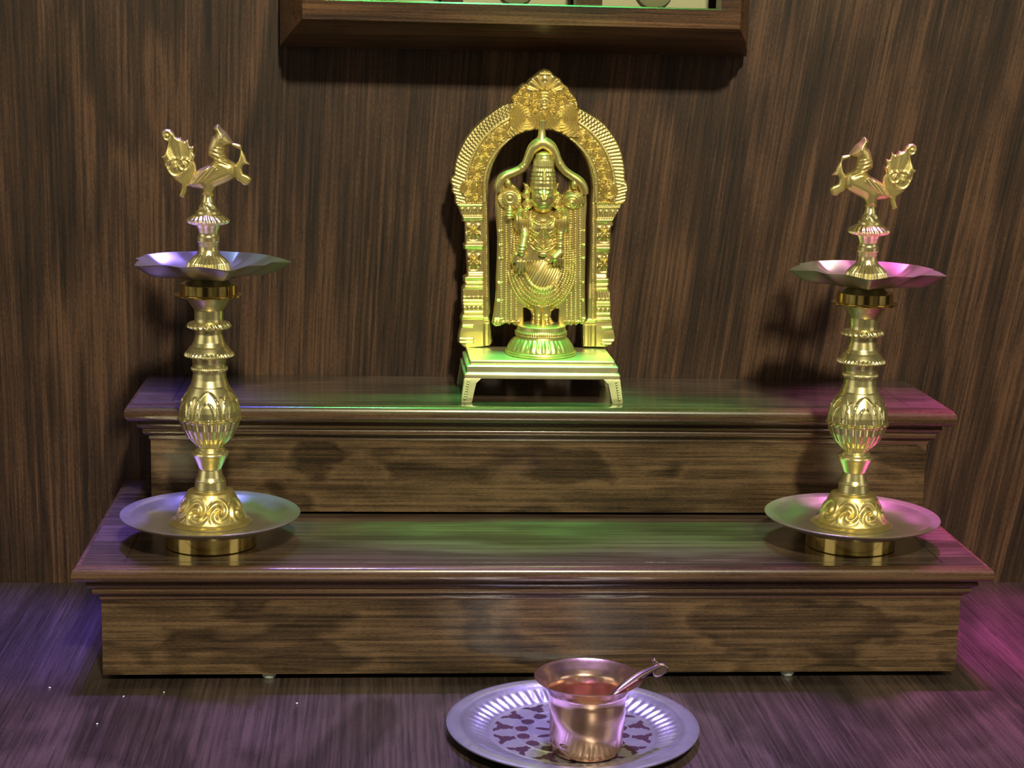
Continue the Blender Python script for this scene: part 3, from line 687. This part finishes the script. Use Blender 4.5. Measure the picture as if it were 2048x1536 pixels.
pr = [(0, .0195), (.0010, .0215), (.0030, .0225), (.0060, .0229), (.0120, .0232), (.0250, .0237), (.0360, .0243), (.0400, .0254), (.0430, .0278), (.0455, .0305), (.0474, .0326), (.0480, .0336), (.0484, .0338), (.0487, .0335), (.0480, .0324), (.0460, .0302), (.0434, .0273), (.0404, .0248), (.0365, .0237), (.0250, .0231), (.0120, .0226), (.0040, .0218), (.0022, .019), (.0020, .002)]
V, Fc = lathe(pr, 128, lambda t, z, r: .00025*math.cos(3*t+z*300)*(.005 < z < .036), .0012); mesh('bowl', V, Fc, COP, cup, 40)
# spoon handle leaning on the cup's rim
sp = empty('ritual_spoon', (.01884, -.3640, .0026)); tag(sp, 'small dull metal spoon leaning in the copper cup with a forked handle end', 'spoon')
A = Vector((-.012, -.0135, .0085)); B = Vector((.0450, .0050, .0535))
pth = spline([tuple(A), (-.004, -.0150, .022), (.006, -.0170, .0350), (.0145, -.0170, .0440), (.0300, -.0050, .0503), tuple(B)], 6)
V, Fc = tube(pth, [.0013+.0012*math.exp(-((i/30-.78)/.16)**2) for i in range(31)], 14, 1.5); mesh('handle', V, Fc, SPN, sp, 50)
V, Fc = relief([[(-2.5, 0), (-3, 3), (-1.5, 6), (-4, 11), (-2, 12.5), (1, 9), (5, 8.5), (8, 6), (7, 2.5), (3, 0), (0, -1)]], .5, lambda x, z, d: dome(d, 1.5, 1.3))
V = V*.00095; mesh('handle_finial', V, Fc, SPN, sp, 60, (B.x-.001, B.y, B.z-.0065))
V, Fc = ball((A.x, A.y, A.z+.001), .0065, 20, 12, (1, .8, .35)); mesh('spoon_bowl', V, Fc, SPN, sp, 40)

# ------------------------------------------------------------------ glazed wooden frame on the wall
fr = empty('wall_frame', (-.008, -.03, .4330)); tag(fr, 'dark wooden glazed frame with three pale panes, on the wall above the statue', 'frame')
x0, x1, zb, zt2 = -.1900+.008, .1740+.008, 0, .20
pr = [(0, 0), (0, -.012), (.0032, -.024), (.0036, -.031), (.0082, -.044), (.0088, -.052), (.0150, -.0680), (.0185, -.0750), (.0198, -.0780), (.0335, -.0780), (.0345, -.0770), (.0345, -.0560)]
L = [[(x0+a, y+.03, zb+a), (x1-a, y+.03, zb+a), (x1-a, y+.03, zt2-a), (x0+a, y+.03, zt2-a)] for a, y in pr]
V, Fc = rings(L, False, False); mesh('moulding', V, Fc, W_frame, fr, 30)
xa, xb = x0+.0345, x1-.0345
for m0, m1 in ((-.0683+.008, -.0516+.008), (.0309+.008, .0520+.008)):
    V, Fc = box(m0+.0008, m1-.0008, -.070+.03, -.050+.03, .0345, zt2-.0345); mesh('mullion', V, Fc, W_frame, fr, 0)
m, nt, b = mat('thin_glass'); tr = nt.nodes.new('ShaderNodeBsdfTransparent'); gl = nt.nodes.new('ShaderNodeBsdfGlossy'); mx = nt.nodes.new('ShaderNodeMixShader')
gl.inputs['Roughness'].default_value = .03; mx.inputs[0].default_value = .07; nt.nodes.remove(b)
nt.links.new(tr.outputs[0], mx.inputs[1]); nt.links.new(gl.outputs[0], mx.inputs[2]); nt.links.new(mx.outputs[0], nt.nodes['Material Output'].inputs[0])
for g0, g1 in ((xa, -.0603), (-.0436, .0389), (.0600, xb)):
    V, Fc = box(g0, g1, -.0215, -.0205, .0345, zt2-.0345); mesh('glass_pane', V, Fc, m, fr, 0)
    V, Fc = box(g0+.001, g1-.001, .0, .004, .030, zt2-.030); bk = mesh('backing_panel', V, Fc, PALE, fr, 0)
    mid = (g0+g1)/2; V, Fc = lathe([(0, .0155), (.004, .0150), (.005, .012)], 48)
    V = [(x+mid, -z*1.0, y+.050) for x, y, z in V]; mesh('olive_disc', V, [f for f in Fc], OLIV, fr, 40)  # round olive shape, darker than the pale panel behind it
# stray white grains on the shelf
gr = None
for x, y in ((-.334, -.2425), (-.282, -.2600), (-.256, -.2525), (-.1655, -.2745), (-.292, -.3090)):
    if gr is None:
        V, Fc = ball((0, 0, .0005), .0007, 8, 6, (1.3, .8, .7)); gr = mesh('rice_grain', V, Fc, WHT, None, 40, (x, y, 0))
        tag(gr, 'tiny white grain lying on the dark shelf left of the tray', 'grain', 'white grains scattered on the shelf')
    else:
        g = gr.copy(); C.objects.link(g); g.location = (x, y, 0); g.rotation_euler.z = x*40
